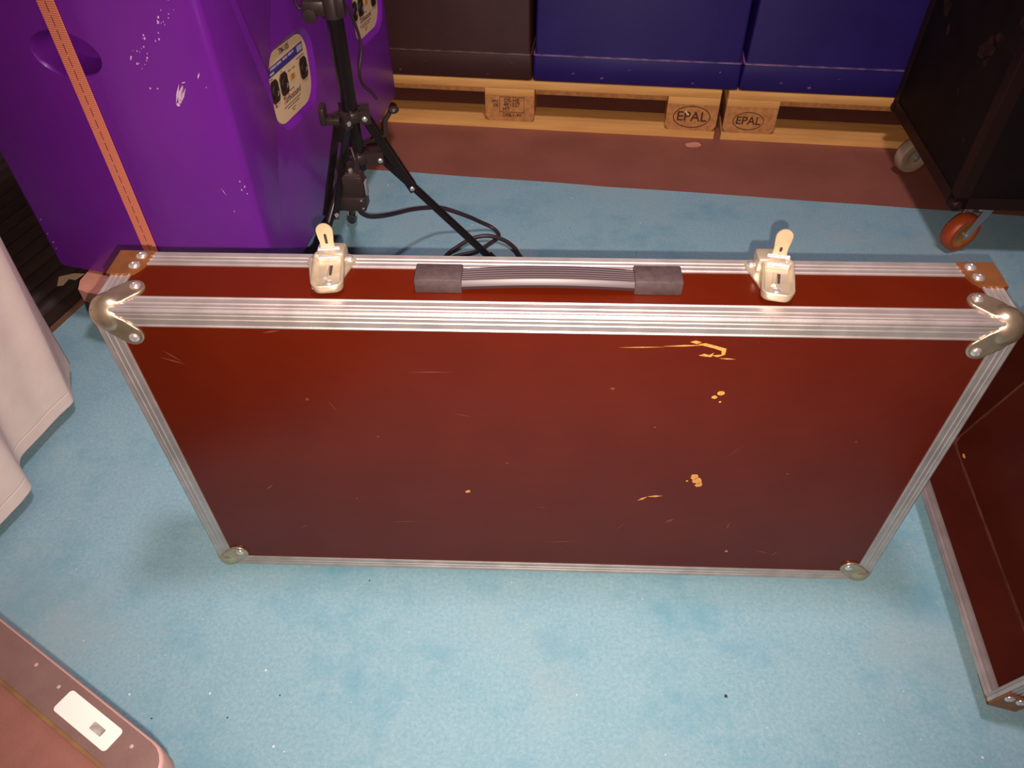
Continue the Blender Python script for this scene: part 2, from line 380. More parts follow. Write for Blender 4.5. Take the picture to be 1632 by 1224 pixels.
sc2 = [streak((.055, .470), (.085, .458), .0012), streak((.062, .482), (.082, .462), .001), streak((.35, .452), (.41, .4535), .0008), streak((.19, .512), (.212, .516), .0012),
       streak((.285, .13), (.35, .137), .0012), streak((.52, .085), (.58, .093), .0012), streak((.845, .08), (.875, .068), .0016), streak((.875, .062), (.884, .078), .0018), streak((.70, .146), (.715, .158), .003), streak((.793, .13), (.796, .155), .0012),
       streak((.63, .12), (.645, .15), .0006), streak((.12, .205), (.135, .22), .0015), streak((.15, .11), (.165, .118), .0012), blob(.22, .40, .003), blob(.30, .33, .0018), blob(.60, .43, .003), blob(.47, .28, .002), blob(.25, .19, .002), blob(.85, .27, .002), blob(.66, .36, .002), blob(.55, .07, .002), blob(.92, .34, .0022),
       streak((.40, .38), (.43, .372), .0006), streak((.245, .40), (.255, .377), .0005), streak((.76, .30), (.78, .33), .0005), streak((.51, .18), (.53, .176), .0008)]
marks(fp, None, [(M['scuff'], sc1), (M['scuff_faint'], sc2)], (0, 0, 0), (1, 0, 0), (0, 0, 1), (0, -1, 0))
# handle
TOP = CH
hd = bpy.data.objects.new('handle', None); C.objects.link(hd); hd.parent = case
for k, (x0, x1, ya, yb) in enumerate(((.3655, .4200, .0380, .0690), (.6165, .6712, .0400, .0710))):
    mm = MB(); mm.box((x0, ya, TOP), (x1, yb, TOP+.019), .0018); mm.obj('end_block', M['handle_block'], hd, 40)
mm = MB(); secs = []
n = 15
for k in range(n):
    u = k/(n-1); x = .418+(.619-.418)*u; arch = .0035*math.sin(math.pi*u); zc = TOP+.0065+arch; y0 = .040+.002*u; wd = .023+.002*math.sin(math.pi*u)
    ring = [V((x, y0, zc-.002)), V((x, y0-.0015, zc+.003)), V((x, y0+.001, zc+.008))]
    for q in range(6):
        a = y0+.002+wd*q/6
        ring += [V((x, a+.0005, zc+.0095)), V((x, a+.0025, zc+.0095)), V((x, a+.0030, zc+.0082))]
    ring += [V((x, y0+wd+.003, zc+.006)), V((x, y0+wd+.003, zc-.001)), V((x, y0+wd/2, zc-.0025))]
    secs.append(ring)
mm.loft(secs); mm.obj('grip', M['grip'], hd, 25)
# latches
def latch(cx, dx, dy, sl, sg):
    la = bpy.data.objects.new('latch', None); C.objects.link(la); la.parent = case
    z = TOP+.0022
    mm = MB(); pl = [(-.029, .088), (-.025, .080), (-.017, .050), (-.013, .040), (.013, .040), (.017, .050), (.025, .080), (.029, .088), (.029, .099), (.024, .104), (.016, .106), (-.016, .106), (-.024, .104), (-.029, .099)]
    mm.plate(pl, (cx, 0, TOP+.0012), (1, 0, 0), (0, 1, 0), (0, 0, 1), .0026); bp = mm.obj('base_plate', M['zinc'], la, 40)
    for s in (-1, 1):
        mm = MB(); mm.lathe((cx+s*.0205, .0965, z+.0014), (0, 0, 1), [(.0056, 0), (.0053, .0016), (.003, .003), (.0004, .0032)], 16); mm.obj('rivet', M['rivet'], bp, 50)
    # dished lever, lifted over the base plate
    O = V((dx, dy, TOP+.0155)); Wd = V((sl, 1, .06)).normalized(); U = V((Wd.y, -Wd.x, 0)).normalized(); Nn = U.cross(Wd).normalized()
    mm = MB()
    def ring(w, h, r, d): return [O+U*u+Wd*v+Nn*d for u, v in rrect(w, h, r, 5)]
    mm.loft([ring(.0345, .064, .010, -.008), ring(.0370, .0665, .011, -.002), ring(.0372, .0667, .011, .0022), ring(.0356, .0650, .0105, .0032), ring(.0315, .061, .008, .0030), ring(.0292, .0585, .007, .0008), ring(.0255, .054, .006, -.0040)], caps=True)
    dish = mm.obj('lever', M['zinc'], la, 40)
    mm = MB(); mm.lathe(O-Wd*.0210-Nn*.0040, Nn, [(.0058, 0), (.0054, .0018), (.003, .003), (.0004, .003)], 16); mm.obj('rivet', M['rivet'], dish, 50)
    mm = MB(); mm.loft([[O+U*u+Wd*v-Nn*.0042+Nn*hh for u, v in q] for q, hh in (([(-.0065, -.012), (-.0010, -.013), (.0012, .012), (-.0048, .012)], 0), ([(-.0050, -.010), (-.0020, -.011), (.0000, .010), (-.0035, .010)], .0024))]); mm.obj('ridge', M['zinc'], dish, 30)
    mm = MB(); mm.plate([(-.0012, -.006), (.0016, -.007), (.0026, .010), (-.0006, .010)], O-Nn*.0038+U*.0015, U, Wd, Nn, .0006); mm.obj('slot', M['dark_slot'], dish, 0)
    mm = MB(); mm.tube([O+Wd*.022-U*.0125-Nn*.0010, O+Wd*.022+U*.0125-Nn*.0010], .0042, 14); mm.tube([O+Wd*.0325-U*.0125+Nn*.003, O+Wd*.0325+U*.0125+Nn*.003], .0042, 14); mm.obj('hinge_pin', M['rivet'], la, 50)
    mm = MB(); mm.box((cx+sg*.002-.017, .080, TOP+.003), (cx+sg*.002+.017, .1055, TOP+.022), .004); mm.obj('housing', M['zinc'], la, 40)
    # upright hook with a slot
    O2 = V((dx+sl*.034-sg*.0005, .0925, TOP+.016)); Wt = V((-sg*.05, .10, 1)).normalized(); Ut = V((1, 0, 0)); Ut = (Ut-Wt*Ut.dot(Wt)).normalized(); Nt = Ut.cross(Wt)
    out = [(-.0090, -.004), (-.0080, .014), (-.0092, .022)]+[(.0098*math.cos(a), .0285+.0098*math.sin(a)) for a in [R(q) for q in range(180, -1, -15)]]+[(.0092, .022), (.0080, .014), (.0090, -.004)]
    mm = MB(); mm.plate(out, O2, Ut, Wt, Nt, .0022); hk = mm.obj('hook', M['zinc_tab'], la, 40)
    sv = .019 if sg > 0 else .013
    mm = MB(); mm.plate(rrect(.0032, .013 if sg > 0 else .006, .0015, 3), O2+Wt*sv+Nt*-.0004, Ut, Wt, Nt, .0030); mm.obj('slot', M['dark_slot'], hk, 0)
latch(.2590, .2634, .0600, -.134, 1); latch(.7800, .7795, .0570, .190, -1)

# the other half leans to the right, open side to the left
az, ph = .1200, .3028
a = V((math.sin(az), math.cos(az), 0)); o_ = V((math.cos(az), -math.sin(az), 0)); Z = V((0, 0, 1))
b = math.sin(ph)*o_+math.cos(ph)*Z; n_ = math.cos(ph)*o_-math.sin(ph)*Z
LH = .505; LD = .109
Pc = V((.6527, .4141, LD*math.sin(ph)+.0095))
mx = Matrix((b, -n_, -a)).transposed().to_4x4(); mx.translation = Pc+n_*LD+a*LH
lid, lp = half_case('flight_case', 'open brown flight case half leaning at the right edge, its dark inside showing', CW, LD, LH, mx, False)
w = .009
gl = [[(w, LH-.03), (w+.003, LH-.03)]]
def strip(pts, wd):
    L_ = []; Rr = []
    for k, p in enumerate(pts):
        q = pts[min(k+1, len(pts)-1)]; p0 = pts[max(k-1, 0)]; dx, dy = q[0]-p0[0], q[1]-p0[1]; l = math.hypot(dx, dy); ww = wd*(.6+.8*rnd.random())
        L_.append((p[0]-dy/l*ww, p[1]+dx/l*ww)); Rr.append((p[0]+dy/l*ww, p[1]-dx/l*ww))
    return L_+Rr[::-1]
mm = MB()
line1 = strip([(w+.002, w+.003+k*.022) for k in range(int((LH-2*w)/.022))], .0018)
line2 = strip([(w+.004+k*.03, w+.003) for k in range(33)], .0018)
for pl in (line1, line2): mm.plate(pl, (0, w, 0), (1, 0, 0), (0, 0, 1), (0, 1, 0), .0012)
mm.plate([(w, w), (.032, w+.002), (.016, .018), (w+.002, .045)], (0, w, 0), (1, 0, 0), (0, 0, 1), (0, 1, 0), .0014)
mm.obj('glue_seam', M['caulk'], lid, 0)
mm = MB(); mm.plate(blob(.020, .052, .006, 7, .5), (0, w, 0), (1, 0, 0), (0, 0, 1), (0, 1, 0), .0006); mm.obj('chip', M['scuff'], lid, 0)

# ------------------------------------------------------------------ pallets along the back
YP = -.1316105; eP = V((math.cos(YP), math.sin(YP), 0)); nP = V((-math.sin(YP), math.cos(YP), 0)); OP = V((0, 2.1458, -.004))
def block_stamp(kind, x0, x1, par):
    mm = MB(); cx = (x0+x1)/2; N_ = V((0, -1, 0)); U = V((1, 0, 0)); W_ = V((0, 0, 1)); y = .0005
    if kind == 'epal' or kind == 'epal_small':
        s = 1.0 if kind == 'epal' else .82; zc = .064 if kind == 'epal' else .060; cx += .0 if kind == 'epal' else -.004
        text_mesh(mm, 'EPAL', .040*s, (cx, y, zc), U, W_, N_, .0006, 0, .0004)
        ro, ri = [], []
        for k in range(40):
            t = 2*math.pi*k/40; ro.append((.053*s*math.cos(t), .033*s*math.sin(t))); ri.append((.0505*s*math.cos(t), .0305*s*math.sin(t)))
        for k in range(40):
            j = (k+1) % 40; mm.face([V((cx+q[0], y-.0006, zc+q[1])) for q in (ro[k], ro[j], ri[j], ri[k])])
    else:
        text_mesh(mm, 'DE-HE', .0160, (cx+.006, y, .086), U, W_, N_, .0006, 0, .0002)
        text_mesh(mm, '491027', .0160, (cx+.006, y, .073), U, W_, N_, .0006, 0, .0002)
        text_mesh(mm, 'HT', .0160, (cx-.010, y, .059), U, W_, N_, .0006, 0, .0002)
        text_mesh(mm, 'DEB-1-99', .0140, (cx+.006, y, .041), U, W_, N_, .0006, 0, .0002)
        text_mesh(mm, 'IPPC', .0100, (cx-.043, y, .082), U, W_, N_, .0006, 0, .0002); text_mesh(mm, 'DE', .0120, (cx-.041, y, .070), U, W_, N_, .0006, 0, .0002)
        xa, xb, za, zb = cx-.030, cx+.042, .050, .096
        for q in (((xa, za), (xb, za+.0012)), ((xa, zb), (xb, zb+.0012)), ((xa, za), (xa+.0012, zb)), ((xb, za), (xb+.0012, zb))):
            mm.box((q[0][0], y-.0006, q[0][1]), (q[1][0], y, q[1][1]))
    mm.obj('burnt_stamp', M['stamp'], par, 0)
def pallet(name, label, x0, stamps):
    t = thing(name, label, 'pallet', Matrix((eP, nP, V((0, 0, 1)))).transposed().to_4x4(), 'pallets along the back')
    t.location = OP+eP*x0
    Lx, Ly = 1.2, .8
    def board(nm, a, b, m=M['wood'], bev=.0015): mm = MB(); mm.box(a, b, bev); return mm.obj(nm, m, t, 40)
    for (y0, y1) in ((0, .145), (.190, .290), (.3275, .4725), (.51, .61), (.655, .8)): board('deck_board', (0, y0, .122), (Lx, y1, .144))
    for x in (0, .5275, 1.055): board('stringer_board', (x, 0, .100), (x+.145, Ly, .122))
    for (x0_, x1_) in ((.147, .525), (.675, 1.053)): board('deck_batten', (x0_, .014, .102), (x1_, .11, .1215), M['wood_block'])
    for (y0, y1) in ((0, .1), (.3275, .4725), (.7, .8)):
        mm = MB(); c = .012 if y0 == 0 else .002
        mm.prism([(0, 0), (Lx, 0), (Lx, y1-y0), (0, y1-y0)], (0, 0, 1), .022, (0, y0, 0), (1, 0, 0), (0, 1, 0)); mm.obj('bottom_board', M['wood'], t, 0)
    for k, x in enumerate((0, .5275, 1.055)):
        for y in (0, .3275, .7):
            mm = MB(); q = [(0, 0), (.145, 0)]
            bd = .1 if y != .3275 else .145
            pl = [(.012, 0), (.133, 0), (.145, .016), (.145, .078), (0, .078), (0, .016)]
            mm.prism(pl, (0, 1, 0), bd, (x, y+.0006, .022), (1, 0, 0), (0, 0, 1)); bk = mm.obj('block', M['wood_block'], t, 40)
            if y == 0 and stamps[k]: block_stamp(stamps[k], x, x+.145, bk)
            if y == 0 and k == 2 and stamps[2]:
                for (dx, zz, r) in ((.055, .079, .0035), (.058, .075, .003), (.062, .071, .003)):
                    mm = MB(); mm.plate(blob(x+dx, zz, r, 7), (0, .0004, 0), (1, 0, 0), (0, 0, 1), (0, -1, 0), .001); mm.obj('chip', M['wood_chip'], bk, 0)
    return t
pallet('pallet', 'pine pallet carrying the dark case and a blue case, centre block stamped with a number', -.5975, [None, 'number', 'epal'])
pallet('pallet', 'pine pallet at the back right, half hidden by the rolling case', .622, ['epal_small', None, None])
def crate(name, label, x0, x1, hgt, m, trim, gap=0):
    t = thing(name, label, 'case', Matrix((eP, nP, V((0, 0, 1)))).transposed().to_4x4(), 'plastic cases on the pallets')
    t.location = OP+eP*x0+nP*.004+V((0, 0, .1445)); W_ = x1-x0; D_ = .56
    def ring(i, z, r=.007): return [V((W_/2+u, D_/2+v, z)) for u, v in rrect(W_-2*i, D_-2*i, r, 4)]
    mm = MB(); mm.loft([ring(.006, 0), ring(.001, .004), ring(.0, .010), ring(.002, .070), ring(.004, .0735)]); mm.obj('base', m, t, 40)
    mm = MB(); mm.loft([ring(.0045, .0735), ring(.006, .078), ring(.014, hgt-.02), ring(.022, hgt)]); mm.obj('body', m, t, 40)
    # ledge between the two, the highlight along its edge painted as a paler colour
    mm = MB(); mm.loft([ring(.0035, .0722), ring(.0008, .0735), ring(.0015, .0755), ring(.005, .0765)]); mm.obj('ledge', trim, t, 40)
    mm = MB()
    for (u, z, r) in ((.20*W_, .028, .006), (.34*W_, .018, .007), (.47*W_, .045, .006), (.78*W_, .016, .006), (.9*W_, .050, .005)):
        mm.plate(blob(u, z, r*.5, 7, 1.8, .2), (0, .0006, 0), (1, 0, 0), (0, 0, 1), (0, -1, 0), .0006)
    mm.obj('scrape', trim, t, 0)
    return t
crate('plastic_case', 'dark brown plastic case on the pallet, left of the blue cases', -.512, .0675, .74, M['dkcase'], M['dktrim'])
crate('plastic_case', 'blue plastic case between the dark case and the other blue case', .0685, .6445, .74, M['blue'], M['bluetrim'])
crate('plastic_case', 'blue plastic case on the right pallet beside the black rolling case', .6455, 1.20, .74, M['blue'], M['bluetrim'])
fl = MB(); fl.plate(blob(0, 0, .017, 10, 1.7, .1), (0, 0, 0), (1, 0, 0), (0, 1, 0), (0, 0, 1), .0006); flo = fl.obj('tape_scrap', M['wood_pink'], None, 0); flo.location = (.534, 2.035, -.004)
tag(flo, 'small pale scrap on the grey floor in front of the stamped pallet corner', 'scrap')

# ------------------------------------------------------------------ rolling rack case at the right
t = thing('rolling_case', 'tall black rolling case on orange and grey casters at the right', 'rolling case', frame((1.0, 1.483, 0), R(-4.47)))
RW, RD, RB, RT = .42, .4975, .132, .98
mm = MB(); mm.box((.003, .003, RB), (RW-.003, RD-.003, RT), .002); rb = mm.obj('body', M['rack'], t, 40)
mk = [blob(.14, .435, .030, 10, 1.5, -.7), blob(.115, .462, .020, 9, 1.3, -.5), blob(.125, .415, .016, 9), blob(.40, .43, .022, 9, 1.5, .4), blob(.35, .395, .012, 9, 1.6, 1.2), blob(.05, .52, .012, 9, 2), blob(.19, .32, .004, 7, 3, 1), blob(.30, .28, .004, 7, 2), blob(.08, .26, .005, 7, 2, .5)]
marks(rb, None, [(M['smudge'], mk)], (.003, 0, 0), (0, 1, 0), (0, 0, 1), (-1, 0, 0))
poly = [(0, -.002), (.028, -.002), (.028, .0012), (.0012, .0012), (.0012, .028), (-.002, .028), (-.002, 0)]
Xv, Yv, Zv = V((1, 0, 0)), V((0, 1, 0)), V((0, 0, 1))
for x, sx in ((0, 1), (RW, -1)):
    for y, sy in ((0, 1), (RD, -1)):
        mm = MB(); mm.prism(poly, Zv, RT-RB, (x+sx*.003, y+sy*.003, RB), Xv*sx, Yv*sy); mm.obj('edge_trim', M['racktrim'], t, 0)
for z, sz in ((RB, 1), (RT, -1)):
    for y, sy in ((0, 1), (RD, -1)):
        mm = MB(); mm.prism(poly, Xv, RW-.006, (.003, y+sy*.003, z), Yv*sy, Zv*sz); mm.obj('edge_trim', M['racktrim'], t, 0)
    for x, sx in ((0, 1), (RW, -1)):
        mm = MB(); mm.prism(poly, Yv, RD-.006, (x+sx*.003, .003, z), Xv*sx, Zv*sz); mm.obj('edge_trim', M['racktrim'], t, 0)
for x in (.012, RW-.012):
    for y in (.012, RD-.012):
        mm = MB(); mm.sphere((x, y, RB+.006), .017, 14); mm.obj('corner', M['racktrim'], t, 50)
def caster(x, y, ang, tyre, ring_):
    c = bpy.data.objects.new('caster', None); C.objects.link(c); c.parent = t; c.location = (x, y, 0); c.rotation_euler.z = ang
    r = .047
    mm = MB(); mm.box((-.045, -.035, RB-.005), (.045, .035, RB-.0005), .001); mm.lathe((0, 0, RB-.020), (0, 0, 1), [(.012, 0), (.024, .004), (.024, .012), (.018, .015)], 20); mm.obj('plate', M['fork'], c, 40)
    mm = MB()
    for s in (-1, 1):
        pl = [(-.024, RB-.018), (.010, RB-.018), (.036, r+.002), (.034, r-.010), (.024, r-.010), (.016, r+.004)]
        mm.plate(pl, (0, s*.0195-.0015, 0), (1, 0, 0), (0, 0, 1), (0, 1, 0), .003)
    mm.box((-.024, -.0195, RB-.021), (.010, .0195, RB-.017)); mm.obj('fork', M['fork'], c, 30)
    cx = .028
    mm = MB(); mm.lathe((cx, -.0155, r), (0, 1, 0), [(.034, 0), (r-.004, .0), (r-.001, .004), (r, .0155), (r-.001, .027), (r-.004, .031), (.034, .031), (.033, .0155)], 32); mm.obj('tyre', tyre, c, 40)
    mm = MB(); mm.lathe((cx, -.014, r), (0, 1, 0), [(.006, .004), (.020, .003), (.024, 0), (.0345, 0), (.0345, .028), (.024, .028), (.02, .025), (.006, .024)], 28); hb = mm.obj('hub', ring_, c, 40)
    mm = MB(); mm.tube([(cx, -.023, r), (cx, .023, r)], .0055, 12); mm.obj('axle', M['fork'], c, 40)
caster(.098-.004, .050, R(205), M['orange_tyre'], M['yellow_ring']); caster(.070+.015, .405, R(200), M['grey_tyre'], M['grey_tyre'])
caster(RW-.07, .07, R(160), M['orange_tyre'], M['yellow_ring']); caster(RW-.07, RD-.07, R(160), M['grey_tyre'], M['grey_tyre'])

# ------------------------------------------------------------------ purple speakers on a low board
P0, P1, P2 = V((-.934, 1.282, 0)), V((-.649, 1.200, 0)), V((-.454, 1.183, 0)); cdv = V((.167, .986, 0)).normalized(); cnv = V((cdv.y, -cdv.x, 0))
ZB, ZT = .150, .98
def chamfer(poly, r, n=4):
    out = []; N = len(poly)
    for k in range(N):
        p, a_, b_ = poly[k], poly[k-1], poly[(k+1) % N]; u = (a_-p).normalized(); v = (b_-p).normalized(); ang = u.angle(v)
        if ang > R(165): d = .05
        else: d = r/math.tan(ang/2)
        s, e = p+u*d, p+v*d
        for q in range(n+1): f_ = q/n; out.append((s*(1-f_)+p*f_)*(1-f_)+(p*(1-f_)+e*f_)*f_)
    return out
def speaker(label, poly, plate_s, plate_z, handle):
    org = poly[0].copy(); org.z = ZB
    t = thing('loudspeaker', label, 'speaker', Matrix.Translation(org), 'purple speakers')
    loc = [V((p.x-org.x, p.y-org.y, 0)) for p in poly]; ctr = sum(loc, V())/len(loc)
    H = ZT-ZB; ring0 = chamfer(loc, .014)
    def rg(ins, z): return [V((p.x, p.y, z))+(ctr-p).normalized()*ins for p in ring0]
    mm = MB(); mm.loft([rg(.012, 0), rg(.003, .004), rg(0, .012), rg(0, H-.012), rg(.003, H-.004), rg(.012, H)]); body = mm.obj('cabinet', M['purple'], t, 30)
    cutters = []
    # recess for the connector plate, with sloping walls
    o = P2+cdv*plate_s; o = V((o.x-org.x, o.y-org.y, plate_z-ZB)); tr = R(-6); U = cdv*math.cos(tr)+V((0, 0, 1))*math.sin(tr); W_ = V((0, 0, 1))*math.cos(tr)-cdv*math.sin(tr); oc = o+W_*.008
    pw, phh = .192, .133; dep = .010
    def rr(w_, h_, r, d): return [oc+U*u+W_*v+cnv*d for u, v in rrect(w_, h_, r, 6)]
    mm = MB(); mm.loft([rr(pw, phh, .045, -dep), rr(pw+.016, phh+.016, .053, -.0025), rr(pw+.024, phh+.024, .057, .0), rr(pw+.028, phh+.028, .059, .003)]); cutters.append(mm.obj('cutter', M['purple'], t, 0))
    if handle:
        A = (P1-P0).normalized(); an = V((A.y, -A.x, 0)); oh = P0+A*.247; oh = V((oh.x-org.x, oh.y-org.y, .612-ZB))
        def ov(a_, b_, d): return [oh+A*(a_*math.cos(q*math.pi/14))+V((0, 0, 1))*(b_*math.sin(q*math.pi/14))+an*d for q in range(28)]
        mm = MB(); mm.loft([ov(.054, .029, -.060), ov(.059, .034, -.010), ov(.064, .038, .0), ov(.066, .040, .006)]); cutters.append(mm.obj('cutter', M['purple'], t, 0))
    cut(body, cutters[::-1])
    mm = MB(); q = [(u, v) for u, v in rrect(pw-.001, phh-.001, .0445, 6)]; mm.plate(q, oc-cnv*(dep-.0002), U, W_, cnv, .0016); pl = mm.obj('connector_plate', M['plate'], t, 30)
    s0 = o-cnv*(dep-.0019)
    def pt(u, v): return s0+U*u+W_*v
    mm = MB()
    band = [(-.0945, .036), (.076, .039), (.076, .056), (-.0875, .0525), (-.0935, .042)]
    mm.plate(band, s0, U, W_, cnv, .0003); bd = mm.obj('blue_band', M['plate_blue'], pl, 0)
    mm = MB(); s1 = s0+cnv*.0004
    for k, (u, v, wd) in enumerate(((-.082, .0490, .030), (-.052, .0493, .024), (-.024, .0497, .026), (.004, .0503, .020), (.026, .0505, .006), (-.086, .0410, .020))):
        mm.plate(rrect(wd*.9, .0042, .001, 1), s1+U*(u+wd/2)+W_*v, U, W_, cnv, .0003)
    mm.plate(rrect(.024, .011, .001, 1), s1+U*.060+W_*.0475, U, W_, cnv, .0003); mm.obj('band_print', M['plate_grey'], pl, 0)
    mm = MB(); text_mesh(mm, 'TM-105', .0150, pt(-.009, .0655), U, W_, cnv, .0004, 0, .0003)
    text_mesh(mm, 'Turbosound', .0172, pt(-.006, -.0205), U, W_, cnv, .0004, .25, .0002)
    for (u, v, wd) in ((-.082, .0325, .012), (-.035, .0325, .006), (.0, .0235, .014), (.020, .0235, .014), (.058, .0325, .040), (.068, -.016, .005)): mm.plate(rrect(wd, .0014, .0004, 1), pt(u, v), U, W_, cnv, .0004)
    for (u, v, wd) in ((-.006, -.0095, .030), (-.008, -.0315, .085), (-.006, -.0365, .060), (-.008, -.0430, .020), (-.008, -.0475, .010)): mm.plate(rrect(wd, .0012, .0004, 1), pt(u, v), U, W_, cnv, .0004)
    mm.plate([(-.085, -.0185), (-.077, -.0185), (-.081, -.0115)], s0, U, W_, cnv, .0004)
    mm.obj('lettering', M['plate_text'], pl, 0)
    for (u, v, wd, hh) in ((-.0775, .0095, .034, .040), (-.0335, .0095, .034, .040), (.0650, .0085, .034, .040)):
        c8 = [(-wd/2, hh*.32), (-wd/2+.007, hh/2), (wd/2-.007, hh/2), (wd/2, hh*.32), (wd/2, -hh*.32), (wd/2-.007, -hh/2), (-wd/2+.007, -hh/2), (-wd/2, -hh*.32)]
        mm = MB(); mm.plate(c8, pt(u, v), U, W_, cnv, .002); q0 = pt(u, v)+cnv*.002
        mm.lathe(q0, cnv, [(.0125, 0), (.0125, .0025), (.0100, .0025), (.0092, .0005), (.0004, .0003)], 20)
        mm.lathe(q0+U*(wd*.36)-W_*(hh*.38), cnv, [(.002, 0), (.0018, .001), (.0003, .0012)], 8)
        mm.obj('socket', M['conn'], pl, 30)
    mm = MB()
    for du, wd in ((-.0005, .002), (.0090, .009), (.0185, .002)): mm.plate(rrect(wd, .010, .0008, 1), pt(du, .0105), U, W_, cnv, .0015)
    mm.obj('gauge', M['yellow_ring'], pl, 0)
    return t, body
P3 = P2+cdv*.497; P4 = P0+cdv*.43
sp1, b1 = speaker('large purple speaker at the left with the orange strap down its front', [P0, P1, P2, P3, P4], .263, .459, True)
Q2 = P2+cdv*.504; Q3 = P2+cdv*.871
sp2, b2 = speaker('purple speaker behind the tripod stand, beyond the strapped one', [P4+cdv*.075, Q2, Q3, P4+cdv*.44], .735, .430, False)
# scrapes on the front facet
org = V((P0.x, P0.y, ZB)); Bd = (P2-P1).normalized(); bn = V((Bd.y, -Bd.x, 0)); ob = P1-org; ob.z = -ZB
g1 = [streak((.115, .541), (.132, .573), .0038), streak((.111, .541), (.127, .575), .0018), streak((.118, .540), (.136, .569), .0016), streak((.121, .549), (.133, .572), .0012), blob(.114, .540, .0035), blob(.120, .546, .003, 7, 2, 1.0), streak((.131, .576), (.139, .578), .001)]
for k in range(34):
    u = .062+.095*rnd.random(); v = .60+.10*(u-.062)/.095+.035*(rnd.random()-.5); g1.append(blob(u, v, .0006+.0013*rnd.random()**2, 6, 1.8, 1.2))
g1 += [streak((.160, .583), (.166, .594), .0012), blob(.077, .566, .0018), blob(.089, .566, .0015), blob(.170, .570, .001), blob(.179, .402, .0016), blob(.185, .392, .0012, 6, 3, 1.2), blob(.178, .385, .0010, 6, 3, 1.4), blob(.186, .378, .0014), streak((.141, .388), (.147, .372), .0005), blob(.152, .340, .0012)]
marks(b1, None, [(M['pw_scuff'], g1)], ob, Bd, V((0, 0, 1)), bn)
A = (P1-P0).normalized(); an = V((A.y, -A.x, 0)); oa = V((0, 0, -ZB))
marks(b1, None, [(M['pw_scuff'], [blob(.019, .215, .0022), blob(.016, .235, .0014), blob(.017, .268, .0014), blob(.018, .20, .0015)])], oa, A, V((0, 0, 1)), an)
# strap: down the front facet and under the board
mm = MB(); s0, s1_, th = .2385, .2695, .0018
def st(u, z, d): return [P0+A*(s0+u*0)+an*d+V((0, 0, z)), P0+A*s1_+an*d+V((0, 0, z)), P0+A*s1_+an*(d+th)+V((0, 0, z)), P0+A*s0+an*(d+th)+V((0, 0, z))]
path = [(.152, .0012), (.165, .0012)]+[(.2+.05*k, .0010) for k in range(16)]+[(ZT-.010, .0012), (ZT+.001, -.004), (ZT+.003, -.012)]
rings = [[p for p in st(0, z, d)] for z, d in path]
so = V((P0+A*s0+an*.001)); so.z = .152
inv = Matrix((A, an, V((0, 0, 1)))).transposed().to_4x4(); inv.translation = so; im = inv.inverted()
rings += [[r_ for r_ in [P0+A*s0-an*k+V((0, 0, ZT+.0012)), P0+A*s1_-an*k+V((0, 0, ZT+.0012)), P0+A*s1_-an*k+V((0, 0, ZT+.003)), P0+A*s0-an*k+V((0, 0, ZT+.003))]] for k in (.03, .2, .40)]
mm.loft([[im @ p for p in r_] for r_ in rings]); so_ = mm.obj('ratchet_strap', M['strap'], None, 40); so_.matrix_world = inv
tag(so_, 'orange red webbing strap running down the purple speaker at upper left', 'strap')
# the board under the speakers
ub = V((.962, -.272, 0)).normalized(); vb = cdv
org = V((-.880, 1.208, 0)); t = thing('speaker_board', 'pale wooden board on runners under the purple speakers', 'board', Matrix.Translation(org))
mm = MB(); pl = [(0, .030), (.012, .004), (.035, 0), (.335, 0), (.345, .01), (.300, .80), (.0, .80)]
mm.loft([[ub*u+vb*v+V((0, 0, z)) for u, v in pl] for z in (.118, .1485)]); mm.obj('deck', M['wood_pink'], t, 0)
for u in (.05, .24):
    mm = MB(); mm.loft([[ub*uu+vb*vv+V((0, 0, z)) for uu, vv in ((u, .03), (u+.05, .03), (u+.05, .77), (u, .77))] for z in (0.0003, .118)]); mm.obj('runner', M['wood_block'], t, 0)
# black ribbed mat left of the speakers
rd = V((.313, .95, 0)).normalized(); rn = V((rd.y, -rd.x, 0)); org = V((-1.005, 1.246, 0))-rd*.09
t = thing('ribbed_mat', 'black ribbed rubber mat on the carpet left of the purple speaker', 'mat', Matrix.Translation(org))
L_ = 1.25; Wm = .80
mm = MB(); mm.loft([[rd*a_-rn*b_+V((0, 0, z)) for a_, b_ in ((0, 0), (L_, 0), (L_, Wm), (0, Wm))] for z in (.0003, .024)]); mm.obj('base', M['ribmat'], t, 0)
mm = MB(); mm.loft([[rd*a_-rn*b_+V((0, 0, z)) for a_, b_ in ((0, -.006), (L_, -.006), (L_, .0), (0, .0))] for z in (.0003, .010)]); mm.obj('edge_strip', M['edge_brown'], t, 0)
for k in range(17):
    b0 = .022+k*.045; mm = MB()
    prf = [(b0, .0235), (b0+.006, .033), (b0+.012, .036), (b0+.020, .036), (b0+.026, .033), (b0+.032, .0235)]
    mm.loft([[rd*a_-rn*u+V((0, 0, z)) for u, z in prf] for a_ in (0.004, L_-.004)]); mm.obj('rib', M['ribmat'], t, 40)
tp = MB(); tp.loft([[V((x, y, z)) for x, y in ((0, 0), (.030, .012), (.055, .010), (.042, -.012), (.026, -.008), (.022, -.030), (.010, -.034))] for z in (0, .001)]); tpo = tp.obj('tape_scrap', M['tan'], None, 0)
tpo.location = (-1.030, 1.395, .0362); tag(tpo, 'tan torn tape scrap beside the lower left corner of the purple speaker', 'tape')

